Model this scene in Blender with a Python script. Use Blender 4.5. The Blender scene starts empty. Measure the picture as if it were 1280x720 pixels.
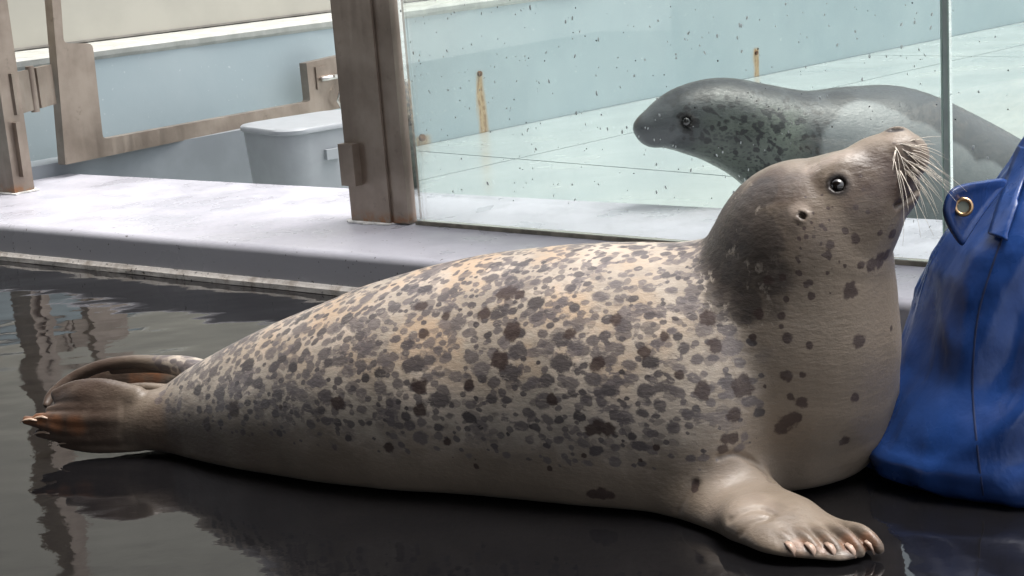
import bpy, bmesh, math, random
import numpy as np
from mathutils import Vector, Matrix
from mathutils.bvhtree import BVHTree

S = bpy.context.scene
C = S.collection
rnd = random.Random(7)

# ------------------------------------------------------------------ camera
FPX = 2000.0
PITCH = math.radians(13.3); ROLL = math.radians(-4.35); CH = 1.0
rot = Matrix.Rotation(math.pi/2-PITCH, 3, 'X') @ Matrix.Rotation(ROLL, 3, 'Z')
cam_d = bpy.data.cameras.new('camera'); cam = bpy.data.objects.new('camera', cam_d); C.objects.link(cam)
cam.matrix_world = Matrix.Translation((0, 0, CH)) @ rot.to_4x4()
cam_d.sensor_width = 36; cam_d.lens = FPX/1280*36; cam_d.clip_start = .05; cam_d.clip_end = 500
S.camera = cam

# ------------------------------------------------------------------ world, sun, exposure
SUN_EL = math.radians(72); SUN_AZ = math.radians(88)      # azimuth from +Y (clockwise positive): high, from the right
w = bpy.data.worlds.new('World'); S.world = w; w.use_nodes = True
nt = w.node_tree
sky = nt.nodes.new('ShaderNodeTexSky'); sky.sky_type = 'NISHITA'; sky.sun_disc = False
sky.sun_elevation = SUN_EL; sky.sun_rotation = SUN_AZ
sky.air_density = 1.0; sky.dust_density = 6.0; sky.ozone_density = 1.0
bg = nt.nodes['Background']; bg.inputs['Strength'].default_value = 0.14
hs = nt.nodes.new('ShaderNodeHueSaturation'); hs.inputs['Saturation'].default_value = .35
nt.links.new(sky.outputs[0], hs.inputs['Color']); nt.links.new(hs.outputs[0], bg.inputs['Color'])
sd = bpy.data.lights.new('sun', 'SUN'); sd.energy = 1.0; sd.angle = math.radians(25); sd.color = (1, .96, .9)
sun = bpy.data.objects.new('sun', sd); C.objects.link(sun)
sdir = Vector((math.sin(SUN_AZ)*math.cos(SUN_EL), math.cos(SUN_AZ)*math.cos(SUN_EL), math.sin(SUN_EL)))
sun.rotation_euler = sdir.to_track_quat('Z', 'Y').to_euler()
S.view_settings.view_transform = 'Standard'; S.view_settings.look = 'None'
S.view_settings.exposure = 1.2; S.view_settings.gamma = 1
S.cycles.max_bounces = 8; S.cycles.transparent_max_bounces = 12; S.cycles.caustics_reflective = False

# ------------------------------------------------------------------ pixel -> place helpers
def ray(px, py):
    return rot @ Vector(((px-640)/FPX, -(py-360)/FPX, -1))
O3 = Vector((0, 0, CH))
def at_z(px, py, z=0.0):
    d = ray(px, py); return O3 + d*((z-CH)/d.z)
def at_y(px, py, y):
    d = ray(px, py); return O3 + d*(y/d.y)
def on_plane(px, py, p, n):
    d = ray(px, py); return O3 + d*((p-O3).dot(n)/d.dot(n))
def mpp(p):                                   # metres per photo pixel at p
    return -(rot.transposed() @ (p-O3)).z/FPX

# ------------------------------------------------------------------ object helpers
def tag(o, label=None, cat=None, group=None, kind=None):
    if label: o['label'] = label
    if cat: o['category'] = cat
    if group: o['group'] = group
    if kind: o['kind'] = kind
    return o
def link(name, me, mat=None, parent=None):
    o = bpy.data.objects.new(name, me); C.objects.link(o)
    if mat is not None and not me.materials: me.materials.append(mat)
    if parent is not None:
        o.parent = parent
        o.matrix_parent_inverse = Matrix.Translation(parent.location).inverted() if parent.type == 'EMPTY' else Matrix()
    return o
def empty(name, loc, label, cat, group=None):
    o = bpy.data.objects.new(name, None); C.objects.link(o); o.location = loc; o.empty_display_size = .1
    return tag(o, label, cat, group)
def bm_obj(name, bm, mat, parent=None, smooth=False):
    bmesh.ops.recalc_face_normals(bm, faces=bm.faces)
    me = bpy.data.meshes.new(name); bm.to_mesh(me); bm.free()
    if smooth:
        me.polygons.foreach_set('use_smooth', [True]*len(me.polygons))
    return link(name, me, mat, parent)
def np_mesh(name, v, f, smooth=True):
    me = bpy.data.meshes.new(name)
    v = np.asarray(v, dtype=np.float32); f = np.asarray(f, dtype=np.int32)
    me.vertices.add(len(v)); me.vertices.foreach_set('co', v.ravel())
    k = f.shape[1]
    me.loops.add(f.size); me.loops.foreach_set('vertex_index', f.ravel())
    me.polygons.add(len(f)); me.polygons.foreach_set('loop_start', np.arange(0, f.size, k, dtype=np.int32))
    me.polygons.foreach_set('loop_total', np.full(len(f), k, dtype=np.int32))
    me.polygons.foreach_set('use_smooth', np.full(len(f), smooth, dtype=bool))
    me.update(calc_edges=True); me.validate()
    return me
def prism(bm, pts, off):
    """pts: closed outline of Vectors, off: Vector thickness"""
    a = [bm.verts.new(p) for p in pts]; b = [bm.verts.new(Vector(p)+off) for p in pts]
    bm.faces.new(a); bm.faces.new(b[::-1])
    n = len(a)
    for i in range(n):
        bm.faces.new((a[i], b[i], b[(i+1) % n], a[(i+1) % n]))
def bevel(bm, w, seg=2, ang=30):
    es = [e for e in bm.edges if len(e.link_faces) == 2 and e.calc_face_angle(0) > math.radians(ang)]
    bmesh.ops.bevel(bm, geom=es, offset=w, segments=seg, profile=.5, affect='EDGES')
def box(name, o, a, b, c, la, lb, lc, mat, parent=None, bev=.002, seg=2):
    """box from corner o along unit vectors a, b, c"""
    bm = bmesh.new(); o = Vector(o)
    prism(bm, [o, o+a*la, o+a*la+b*lb, o+b*lb], c*lc)
    if bev: bevel(bm, bev, seg)
    return bm_obj(name, bm, mat, parent)
def tube_bm(bm, pts, radii, n=8, cap=True):
    rings = []
    up = Vector((0, 0, 1))
    for i, p in enumerate(pts):
        t = (pts[min(i+1, len(pts)-1)]-pts[max(i-1, 0)]).normalized()
        u = t.cross(up)
        if u.length < .1: u = t.cross(Vector((0, 1, 0)))
        u.normalize(); v = t.cross(u)
        r = radii[i] if hasattr(radii, '__len__') else radii
        rings.append([bm.verts.new(p+(u*math.cos(a)+v*math.sin(a))*r) for a in [2*math.pi*k/n for k in range(n)]])
    for i in range(len(rings)-1):
        for k in range(n):
            bm.faces.new((rings[i][k], rings[i][(k+1) % n], rings[i+1][(k+1) % n], rings[i+1][k]))
    if cap: bm.faces.new(rings[0]); bm.faces.new(rings[-1])
def cyl(name, p, d, r, l, mat, parent=None, n=20, bev=.001):
    bm = bmesh.new(); d = Vector(d).normalized()
    tube_bm(bm, [Vector(p), Vector(p)+d*l], r, n)
    if bev: bevel(bm, bev, 2, 50)
    return bm_obj(name, bm, mat, parent, smooth=False)
def torus_bm(bm, c, n, R, r, N=28, M=10):
    n = n.normalized(); u = n.orthogonal().normalized(); v = n.cross(u)
    g = [[bm.verts.new(c+(u*math.cos(a)+v*math.sin(a))*(R+r*math.cos(b))+n*r*math.sin(b))
          for b in [2*math.pi*j/M for j in range(M)]] for a in [2*math.pi*i/N for i in range(N)]]
    for i in range(N):
        for j in range(M):
            bm.faces.new((g[i][j], g[(i+1) % N][j], g[(i+1) % N][(j+1) % M], g[i][(j+1) % M]))

# ------------------------------------------------------------------ material helpers
class NT:
    def __init__(s, name):
        s.m = bpy.data.materials.new(name); s.m.use_nodes = True; s.t = s.m.node_tree
        s.b = s.t.nodes['Principled BSDF']; s.out = s.t.nodes['Material Output']
        s.geo = s.t.nodes.new('ShaderNodeNewGeometry')
    def n(s, typ, ins=None, **kw):
        nd = s.t.nodes.new(typ)
        for k, v in kw.items(): setattr(nd, k, v)
        for k, v in (ins or {}).items(): s.set(nd, k, v)
        return nd
    def set(s, nd, k, v):
        sock = nd.inputs[k]
        if hasattr(v, 'is_output'): s.t.links.new(v, sock)
        else: sock.default_value = v
    def pos(s, scale=(1, 1, 1), rotz=0):
        mp = s.n('ShaderNodeMapping', {'Vector': s.geo.outputs['Position'], 'Scale': scale, 'Rotation': (0, 0, rotz)})
        return mp.outputs[0]
    def noise(s, sc, det=4, rough=.55, vec=None, dist=0):
        return s.n('ShaderNodeTexNoise', {'Vector': vec or s.geo.outputs['Position'], 'Scale': sc, 'Detail': det, 'Roughness': rough, 'Distortion': dist}).outputs['Fac']
    def ramp(s, x, a, b, lo=0., hi=1.):
        return s.n('ShaderNodeMapRange', {'Value': x, 'From Min': a, 'From Max': b, 'To Min': lo, 'To Max': hi}, clamp=True, interpolation_type='SMOOTHSTEP').outputs[0]
    def mix(s, f, a, b, mode='MIX'):
        nd = s.n('ShaderNodeMix', data_type='RGBA', blend_type=mode, clamp_factor=True)
        def c(v): return v if hasattr(v, 'is_output') or len(v) == 4 else (*v, 1)
        s.set(nd, 0, f); s.set(nd, 6, c(a)); s.set(nd, 7, c(b))
        return nd.outputs[2]
    def math(s, op, a, b=0.0, c=None):
        nd = s.n('ShaderNodeMath', operation=op)
        s.set(nd, 0, a); s.set(nd, 1, b)
        if c is not None: s.set(nd, 2, c)
        return nd.outputs[0]
    def attr(s, name):
        return s.n('ShaderNodeAttribute', attribute_name=name).outputs['Fac']
    def bump(s, h, strength=.3, dist=.01, normal=None):
        ins = {'Height': h, 'Strength': strength, 'Distance': dist}
        if normal is not None: ins['Normal'] = normal
        return s.n('ShaderNodeBump', ins).outputs[0]
    def bs(s, **kw):
        for k, v in kw.items():
            k = {'col': 'Base Color', 'rough': 'Roughness', 'metal': 'Metallic', 'normal': 'Normal', 'ior': 'IOR', 'spec': 'Specular IOR Level',
                 'coat': 'Coat Weight', 'coatr': 'Coat Roughness', 'sheen': 'Sheen Weight', 'sss': 'Subsurface Weight'}.get(k, k)
            if k == 'Base Color' and not hasattr(v, 'is_output') and len(v) == 3: v = (*v, 1)
            s.set(s.b, k, v)
        return s.m

def m_plain(name, col, rough=.5, metal=0, var=.15, sc=12, bump=.1):
    k = NT(name)
    n1 = k.noise(sc, 5)
    c = k.mix(k.ramp(n1, .35, .65), tuple(x*(1-var) for x in col), tuple(min(1, x*(1+var)) for x in col))
    return k.bs(col=c, rough=rough, metal=metal, normal=k.bump(k.noise(sc*9, 4), bump, .003))

def m_steel():
    k = NT('brushed_steel')
    n1 = k.noise(6, 5); st = k.noise(60, 3, vec=k.pos((1, 1, .06)))
    c = k.mix(k.ramp(n1, .3, .7), (.24, .195, .16), (.37, .31, .26))
    c = k.mix(k.math('MULTIPLY', k.ramp(k.noise(17, 6, .7), .6, .75), .5), c, (.14, .11, .09))
    # rust where the metal meets the ledge
    z = k.n('ShaderNodeSeparateXYZ', {0: k.geo.outputs['Position']}).outputs[2]
    ru = k.math('MULTIPLY', k.ramp(z, .165, .12), k.ramp(k.noise(28, 4), .4, .62))
    c = k.mix(ru, c, (.30, .13, .05))
    return k.bs(col=c, metal=.75, rough=k.ramp(st, .3, .7, .33, .5), normal=k.bump(st, .12, .002))

def m_floor():
    k = NT('wet_dark_floor')
    wv = k.noise(3.0, 2, .4, vec=k.pos((1.0, 1.6, 1)))
    fine = k.noise(14, 3, .5, vec=k.pos((1, 1.4, 1)))
    grit = k.noise(180, 3, .6)
    h = k.math('ADD', wv, k.math('MULTIPLY', fine, .06))
    wet = k.ramp(k.noise(2.2, 3, .6), .36, .5)
    c = k.mix(k.noise(5, 5), (.004, .004, .005), (.010, .0095, .010))
    nrm = k.bump(grit, .03, .0006, normal=k.bump(h, .6, .012))
    return k.bs(col=c, rough=k.math('ADD', k.math('MULTIPLY', k.math('SUBTRACT', 1.0, wet), .05), .02), ior=1.55, spec=.5, normal=nrm)

def m_ledge():
    k = NT('worn_grey_paint')
    big = k.ramp(k.noise(2.4, 5, .6), .35, .65)
    c = k.mix(big, (.39, .39, .435), (.455, .455, .505))
    fl = k.ramp(k.noise(22, 6, .65), .62, .7)
    c = k.mix(k.math('MULTIPLY', fl, .15), c, (.36, .35, .37))
    # front face drawn to one paint tone below the rounded edge
    z = k.n('ShaderNodeSeparateXYZ', {0: k.geo.outputs['Position']}).outputs[2]
    lo = k.math('MULTIPLY', k.ramp(z, .114, .096), k.ramp(k.noise(7, 5, .6), .2, .6, .7, 1.0))
    c = k.mix(lo, c, (.42, .415, .44))
    speck = k.ramp(k.noise(75, 2, .5), .69, .73)
    c = k.mix(speck, c, (.10, .09, .09))
    return k.bs(col=c, rough=k.ramp(k.noise(5, 4), .35, .65, .25, .5), normal=k.bump(k.noise(30, 5), .22, .004))

def m_strip():
    k = NT('chipped_sealant')
    n1 = k.ramp(k.noise(18, 6, .7), .3, .55)
    c = k.mix(n1, (.38, .33, .28), (.66, .62, .57))
    c = k.mix(k.ramp(k.noise(60, 3), .62, .7), c, (.07, .06, .05))
    return k.bs(col=c, rough=.7, normal=k.bump(k.noise(50, 5), .6, .006))

def rust_streak(k, c, spots):
    """spots: world points; rust runs down from each along z. Colour only (a stain on the paint)."""
    sep = k.n('ShaderNodeSeparateXYZ', {0: k.geo.outputs['Position']})
    nz = k.math('MULTIPLY', k.math('SUBTRACT', k.noise(14, 4, .6, vec=k.pos((1, 1, .25))), .5), .05)
    for (p, wd, ln, st) in spots:
        dx = k.math('ABSOLUTE', k.math('ADD', k.math('SUBTRACT', sep.outputs[0], p.x), nz))
        a = k.ramp(dx, wd, wd*.25)
        b = k.math('MULTIPLY', k.ramp(sep.outputs[2], p.z-ln, p.z-ln*.5), k.ramp(sep.outputs[2], p.z+.02, p.z-.005))
        f = k.math('MULTIPLY', k.math('MULTIPLY', a, b), st)
        c = k.mix(f, c, (.44, .30, .15))
        core = k.math('MULTIPLY', k.math('MULTIPLY', k.ramp(k.math('ABSOLUTE', k.math('SUBTRACT', dx, wd*.3)), wd*.22, wd*.05), b), k.ramp(k.noise(40, 3), .35, .6))
        c = k.mix(k.math('MULTIPLY', core, st*.7), c, (.20, .10, .04))
    return c

def m_bluewall(spots):
    k = NT('pale_blue_paint')
    c = k.mix(k.ramp(k.noise(1.5, 5, .6), .3, .7), (.325, .40, .425), (.375, .445, .465))
    c = k.mix(k.math('MULTIPLY', k.ramp(k.noise(50, 3), .68, .74), .6), c, (.55, .6, .6))
    c = rust_streak(k, c, spots)
    return k.bs(col=c, rough=.42, normal=k.bump(k.noise(25, 5), .12, .004))

def m_poolfloor():
    k = NT('pale_blue_wet_paint')
    c = k.mix(k.ramp(k.noise(1.1, 5, .6), .3, .7), (.325, .365, .36), (.37, .41, .405))
    c = k.mix(k.math('MULTIPLY', k.ramp(k.noise(45, 3), .68, .74), .5), c, (.25, .32, .32))
    return k.bs(col=c, rough=k.ramp(k.noise(2, 4), .3, .7, .12, .3), ior=1.5, normal=k.bump(k.noise(9, 3), .15, .006))

def m_glass():
    k = NT('clear_glass')
    tr = k.n('ShaderNodeBsdfTransparent', {'Color': (.93, .965, .95, 1)})
    gl = k.n('ShaderNodeBsdfGlossy', {'Color': (1, 1, 1, 1), 'Roughness': .02})
    df = k.n('ShaderNodeBsdfDiffuse', {'Color': (.8, .85, .84, 1)})
    fr = k.n('ShaderNodeFresnel', {'IOR': 1.45})
    smear = k.math('MULTIPLY', k.ramp(k.noise(2.5, 5, .65, vec=k.pos((1, 1, .5))), .35, .75), .05)
    m1 = k.n('ShaderNodeMixShader', {0: k.math('ADD', smear, .008), 1: tr.outputs[0], 2: df.outputs[0]})
    m2 = k.n('ShaderNodeMixShader', {0: fr.outputs[0], 1: m1.outputs[0], 2: gl.outputs[0]})
    k.t.links.new(m2.outputs[0], k.out.inputs[0])
    return k.m

def m_vinyl():
    k = NT('blue_vinyl')
    c = k.mix(k.ramp(k.noise(5, 4), .3, .7), (.010, .034, .135), (.018, .060, .225))
    sc = k.ramp(k.noise(34, 6, .7), .69, .74)
    sc = k.math('MULTIPLY', sc, k.ramp(k.noise(4, 2), .5, .62))
    c = k.mix(k.math('MULTIPLY', sc, .7), c, (.35, .42, .55))
    wr = k.noise(13, 4, .5, vec=k.pos((1, 1, .6)), dist=.2)
    return k.bs(col=c, rough=k.ramp(k.noise(6, 4), .3, .7, .22, .40), spec=.5, normal=k.bump(k.noise(240, 2), .12, .001, normal=k.bump(wr, .3, .018)))

def m_seal(name, light=(.60, .53, .45), dark=(.128, .112, .116), neck=(.205, .168, .130), wet=.44, spotscale=1.0, patch=.85, capcol=(.052, .043, .038), palecol=(.50, .42, .36), brown=(.060, .037, .027), spotcol=(.060, .040, .036), gloss=1.0):
    k = NT(name)
    P = k.geo.outputs['Position']
    mott = k.attr('mottle'); cap = k.attr('cap'); spot = k.attr('spot'); warm = k.attr('warm'); dk = k.attr('dark')
    fur = k.noise(210, 4, .65, vec=k.pos((.40, .7, 1), .3))
    fur2 = k.noise(75, 4, .65, vec=k.pos((.45, .7, 1.1), .3))
    wob = k.n('ShaderNodeTexNoise', {'Vector': P, 'Scale': 46.0, 'Detail': 3.0})
    off = k.n('ShaderNodeVectorMath', {0: wob.outputs['Color'], 1: (.5, .5, .5)}, operation='SUBTRACT').outputs[0]
    off = k.n('ShaderNodeVectorMath', {0: off, 'Scale': .017}, operation='SCALE').outputs[0]
    Pw = k.n('ShaderNodeVectorMath', {0: P, 1: off}, operation='ADD').outputs[0]
    Pm = k.n('ShaderNodeMapping', {'Vector': Pw, 'Scale': (.72, .9, 1.15)}).outputs[0]
    base = k.mix(k.ramp(k.noise(5, 4, .6), .3, .7), neck, tuple(x*1.3 for x in neck))
    # the edge of the mantle breaks up into hairs and blotches
    mo = k.ramp(k.math('ADD', mott, k.math('MULTIPLY', k.math('SUBTRACT', k.noise(16, 5, .7, vec=Pm), .5), 1.0)), .05, .95)
    mo = k.math('MULTIPLY', mo, k.ramp(mott, .0, .12))
    lt = k.mix(k.ramp(k.noise(9, 4, .6), .35, .65), light, tuple(x*.62 for x in light))
    lt = k.mix(k.math('MULTIPLY', warm, k.ramp(k.noise(11, 3), .42, .62, .1, .9)), lt, (.56, .425, .30))
    c = k.mix(k.math('MULTIPLY', mo, .95), base, lt)
    big = k.noise(15*spotscale, 4, .62, vec=Pm)
    pm = k.math('MULTIPLY', k.ramp(k.math('ADD', big, k.math('MULTIPLY', k.noise(3.5, 2), .25)), .69, .73), mo)
    c = k.mix(k.math('MULTIPLY', pm, patch), c, k.mix(k.noise(30, 3), dark, tuple(x*1.5 for x in dark)))
    # small dots between the big spots
    for sc, th, am, lo in ((62*spotscale, .50, .75, 1.0), (38*spotscale, .42, .8, .95)):
        v = k.n('ShaderNodeTexVoronoi', {'Vector': Pm, 'Scale': sc, 'Randomness': 1.0}, feature='F1')
        cell = k.n('ShaderNodeSeparateColor', {0: v.outputs['Color']})
        rad = k.ramp(cell.outputs[0], .35, .85, 0, th)
        f = k.ramp(k.math('SUBTRACT', v.outputs['Distance'], rad), .05, -.04)
        f = k.math('MULTIPLY', k.math('MULTIPLY', f, mo), k.ramp(cell.outputs[1], 0, 1, am*.6, am))
        c = k.mix(f, c, tuple(x*lo for x in dark))
    # scattered coat spots: cone field from the mesh, ragged by the fur
    rag = k.math('ADD', k.math('MULTIPLY', k.math('SUBTRACT', k.noise(56, 5, .7), .5), .66), k.math('MULTIPLY', k.math('SUBTRACT', fur, .5), .16))
    cs = k.ramp(k.math('ADD', k.attr('coat'), rag), .43, .59)
    tint = k.mix(k.attr('coatv'), tuple(x*1.2 for x in dark), tuple(x*.42 for x in dark))
    c = k.mix(k.math('MULTIPLY', cs, k.ramp(k.attr('coatv'), 0, .6, .78, .95)), c, tint)
    # wet hair tips: pale streaks lying back along the body over spots and patches
    hs_ = k.noise(34, 5, .75, vec=k.n('ShaderNodeMapping', {'Vector': Pw, 'Scale': (.9, 1.2, 4.2), 'Rotation': (0, -.35, 0)}).outputs[0])
    c = k.mix(k.math('MULTIPLY', k.ramp(hs_, .56, .66), k.math('MULTIPLY', mo, .48)), c, tuple(x*.85 for x in light))
    c = k.mix(k.math('MULTIPLY', k.ramp(hs_, .44, .34), k.math('MULTIPLY', mo, .30)), c, tuple(x*1.3 for x in dark))
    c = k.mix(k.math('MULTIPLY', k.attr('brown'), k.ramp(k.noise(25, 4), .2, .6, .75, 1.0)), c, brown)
    # dark cap of head and nape, breaking into flecks at its rim
    cn = k.math('MULTIPLY', k.math('SUBTRACT', k.noise(42, 4, .65, vec=k.n('ShaderNodeMapping', {'Vector': Pw, 'Scale': (1.3, 1, .6), 'Rotation': (0, .5, 0)}).outputs[0]), .5), .8)
    capn = k.ramp(k.math('ADD', cap, cn), .12, .88)
    capn = k.math('MULTIPLY', capn, k.ramp(cap, .02, .3))
    c = k.mix(k.math('MULTIPLY', capn, .90), c, k.mix(k.ramp(fur2, .35, .7), capcol, tuple(x*1.7 for x in capcol)))
    rim = k.math('MULTIPLY', k.math('MULTIPLY', k.ramp(cap, .15, .4), k.ramp(cap, 1.0, .75)), k.ramp(k.noise(74, 4, .6, vec=k.n('ShaderNodeMapping', {'Vector': Pw, 'Scale': (1.4, 1, .55), 'Rotation': (0, .3, 0)}).outputs[0]), .55, .64))
    c = k.mix(k.math('MULTIPLY', rim, k.math('MULTIPLY', k.attr('fleck'), .75)), c, tuple(x*.8 for x in light))
    sp = k.ramp(k.math('ADD', spot, k.math('MULTIPLY', k.math('SUBTRACT', k.noise(70, 3, .6), .5), .75)), .40, .62)
    c = k.mix(k.math('MULTIPLY', sp, .92), c, spotcol)
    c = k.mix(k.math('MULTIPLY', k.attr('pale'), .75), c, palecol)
    c = k.mix(dk, c, (.022, .016, .014))
    c = k.mix(.22, c, k.mix(fur, (.02, .018, .015), (.6, .52, .45)), 'OVERLAY')
    c = k.mix(k.math('MULTIPLY', k.attr('orange'), k.ramp(k.noise(20, 4), .3, .6)), c, (.34, .12, .04))
    h = k.math('ADD', k.math('MULTIPLY', fur, .5), k.math('MULTIPLY', fur2, .6))
    wr = k.noise(9, 3, .5, vec=k.pos((1, 1, .5)))
    nrm = k.bump(h, .45, .004, normal=k.bump(k.math('MULTIPLY', wr, 1.0), .25, .015))
    return k.bs(col=c, rough=k.ramp(fur, .3, .7, wet-.08, wet+.14), normal=nrm, sheen=.05, spec=.38, coat=k.ramp(k.noise(7, 3), .35, .7, .12*gloss, .5*gloss), coatr=.24, **{'Coat Normal': k.bump(fur2, .55, .005)})

# ------------------------------------------------------------------ implicit surface engine
def smin(a, b, k):
    if k <= 0: return np.minimum(a, b)
    h = np.clip(.5+.5*(b-a)/k, 0, 1)
    return b+(a-b)*h-k*h*(1-h)
class Field:
    def __init__(s): s.ops = []
    def body(s, xs, cy, cz, ry, rz, k=.02):
        lo = np.array([xs[0], (cy-ry).min(), (cz-rz).min()]); hi = np.array([xs[-1], (cy+ry).max(), (cz+rz).max()])
        def fn(x, y, z):
            X = np.clip(x, xs[0], xs[-1])
            a = np.interp(X, xs, cy).astype(np.float32); b = np.interp(X, xs, cz).astype(np.float32)
            p = np.interp(X, xs, ry).astype(np.float32); q = np.interp(X, xs, rz).astype(np.float32)
            uy = np.abs((y-a)/p)+1e-6; uz = (z-b)/q
            e_ = 2+.9*np.clip(-uz*2, 0, 1); uz = np.abs(uz)+1e-6
            f = ((uy**e_+uz**e_)**(1/e_)-1)*np.minimum(p, q)
            return np.maximum(f, np.maximum(xs[0]-x, x-xs[-1]))
        s.ops.append(('add', fn, lo, hi, k))
    def ells(s, L, k, mode='add'):
        """L: list of (c, M(3 rows unit axes), r(3)); hard union inside, then smooth op"""
        L = [(np.array(c, dtype=np.float32), np.array(M, dtype=np.float32), np.array(r, dtype=np.float32)) for c, M, r in L]
        lo = np.min([c-max(r) for c, M, r in L], axis=0); hi = np.max([c+max(r) for c, M, r in L], axis=0)
        def fn(x, y, z):
            out = None
            for c, M, r in L:
                dx, dy, dz = x-c[0], y-c[1], z-c[2]
                u = (M[0][0]*dx+M[0][1]*dy+M[0][2]*dz)/r[0]
                v = (M[1][0]*dx+M[1][1]*dy+M[1][2]*dz)/r[1]
                w_ = (M[2][0]*dx+M[2][1]*dy+M[2][2]*dz)/r[2]
                q = u*u+v*v+w_*w_
                k0 = np.sqrt(q); k1 = np.sqrt((u/r[0])**2+(v/r[1])**2+(w_/r[2])**2)+1e-6
                f = k0*(k0-1)/k1
                f = np.where(k0 < .3, -float(min(r))*(1-k0), f)
                out = f if out is None else np.minimum(out, f)
            return out
        s.ops.append((mode, fn, lo, hi, k))
    def torus(s, c, n, R, r, k, mode='add'):
        c = np.array(c); n = np.array(n)/np.linalg.norm(n)
        def fn(x, y, z):
            dx, dy, dz = x-c[0], y-c[1], z-c[2]
            h = dx*n[0]+dy*n[1]+dz*n[2]
            q = np.sqrt(np.maximum(dx*dx+dy*dy+dz*dz-h*h, 0))
            return np.sqrt((q-R)**2+h*h)-r
        s.ops.append((mode, fn, c-R-r, c+R+r, k))
    def _apply(s, op, F, x, y, z):
        mode, fn, lo, hi, k = op
        f = fn(x, y, z).astype(np.float32)
        if mode == 'add': return smin(F, f, k)
        return -smin(-F, f, k)
    def at(s, P):
        P = np.asarray(P, dtype=np.float32); F = np.full(len(P), .5, dtype=np.float32)
        for op in s.ops:
            m = .05+op[4]
            idx = np.nonzero(np.all((P > op[2]-m) & (P < op[3]+m), axis=1))[0]
            if len(idx): F[idx] = s._apply(op, F[idx], P[idx, 0], P[idx, 1], P[idx, 2])
        return s.floor(F, P[:, 2])
    def floor(s, F, z):
        g = (.004-z)
        return -smin(-F, -g, .018)
    def grad(s, P, e=.0015):
        G = np.zeros_like(P)
        for i in range(3):
            d = np.zeros(3, dtype=np.float32); d[i] = e
            G[:, i] = s.at(P+d)-s.at(P-d)
        return G/(np.linalg.norm(G, axis=1, keepdims=True)+1e-9)
    def mesh(s, h, proj=2):
        lo = np.min([o[2] for o in s.ops if o[0] == 'add'], axis=0)-.03; hi = np.max([o[3] for o in s.ops if o[0] == 'add'], axis=0)+.03
        lo[2] = max(lo[2], -.02)
        n = np.ceil((hi-lo)/h).astype(int)+1
        ax = [(lo[i]+h*np.arange(n[i])).astype(np.float32) for i in range(3)]
        F = np.full(n, .5, dtype=np.float32)
        for op in s.ops:
            m = .02+op[4]
            sl = []
            for i in range(3):
                a = int(max(0, math.floor((op[2][i]-m-lo[i])/h))); b = int(min(n[i], math.ceil((op[3][i]+m-lo[i])/h)+1))
                sl.append(slice(a, b))
            sl = tuple(sl)
            if min(q.stop-q.start for q in sl) <= 0: continue
            x = ax[0][sl[0]][:, None, None]; y = ax[1][sl[1]][None, :, None]; z = ax[2][sl[2]][None, None, :]
            F[sl] = s._apply(op, F[sl], x, y, z)
        F = s.floor(F, ax[2][None, None, :])
        ins = F < 0
        cnt = np.zeros(tuple(n-1), dtype=np.int8)
        for i in (0, 1):
            for j in (0, 1):
                for k in (0, 1):
                    cnt += ins[i:n[0]-1+i, j:n[1]-1+j, k:n[2]-1+k]
        act = np.argwhere((cnt > 0) & (cnt < 8))
        idm = np.full(tuple(n-1), -1, dtype=np.int32); idm[act[:, 0], act[:, 1], act[:, 2]] = np.arange(len(act))
        cor = [(i, j, k) for i in (0, 1) for j in (0, 1) for k in (0, 1)]
        V = {c: F[act[:, 0]+c[0], act[:, 1]+c[1], act[:, 2]+c[2]] for c in cor}
        acc = np.zeros((len(act), 3)); num = np.zeros(len(act))
        for a in cor:
            for d in range(3):
                if a[d] == 1: continue
                b = list(a); b[d] = 1; b = tuple(b)
                va, vb = V[a], V[b]; cr = (va < 0) != (vb < 0)
                t = np.where(cr, va/np.where(cr, va-vb, 1), 0)
                p = np.array(a, dtype=float)[None, :].repeat(len(act), 0); p[:, d] += t
                acc += p*cr[:, None]; num += cr
        verts = (act+acc/num[:, None])*h+lo
        faces = []
        for d in range(3):
            e1, e2 = [(1, 2), (2, 0), (0, 1)][d]
            sa = [slice(0, None)]*3; sb = [slice(0, None)]*3; sa[d] = slice(0, n[d]-1); sb[d] = slice(1, n[d])
            A, B = ins[tuple(sa)], ins[tuple(sb)]
            q = np.argwhere(A != B)
            q = q[(q[:, e1] > 0) & (q[:, e2] > 0) & (q[:, e1] < n[e1]-1) & (q[:, e2] < n[e2]-1)]
            fl = A[q[:, 0], q[:, 1], q[:, 2]]
            def cid(o1, o2):
                r = q.copy(); r[:, e1] -= o1; r[:, e2] -= o2
                return idm[r[:, 0], r[:, 1], r[:, 2]]
            f = np.stack([cid(1, 1), cid(0, 1), cid(0, 0), cid(1, 0)], 1)
            f[~fl] = f[~fl][:, ::-1]
            faces.append(f)
        faces = np.concatenate(faces); faces = faces[(faces >= 0).all(1)]
        verts = verts.astype(np.float32)
        for _ in range(proj):
            g = s.grad(verts); d = s.at(verts)
            verts -= g*np.clip(d, -h*.5, h*.5)[:, None]*.8
        return verts, faces
    def hit(s, px, py, near=1.2, far=8):
        d = ray(px, py).normalized(); dn = np.array(d, dtype=np.float32); o = np.array(O3, dtype=np.float32)
        t = near
        ts = np.arange(near, far, .004, dtype=np.float32)
        P = o+ts[:, None]*dn
        F = s.at(P); i = np.nonzero(F < 0)[0]
        if not len(i): return None, None
        i = i[0]
        t = ts[i-1]+(ts[i]-ts[i-1])*F[i-1]/(F[i-1]-F[i]) if i else ts[0]
        p = (o+t*dn)[None, :]
        return Vector(p[0].tolist()), Vector(s.grad(p)[0].tolist())

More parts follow.
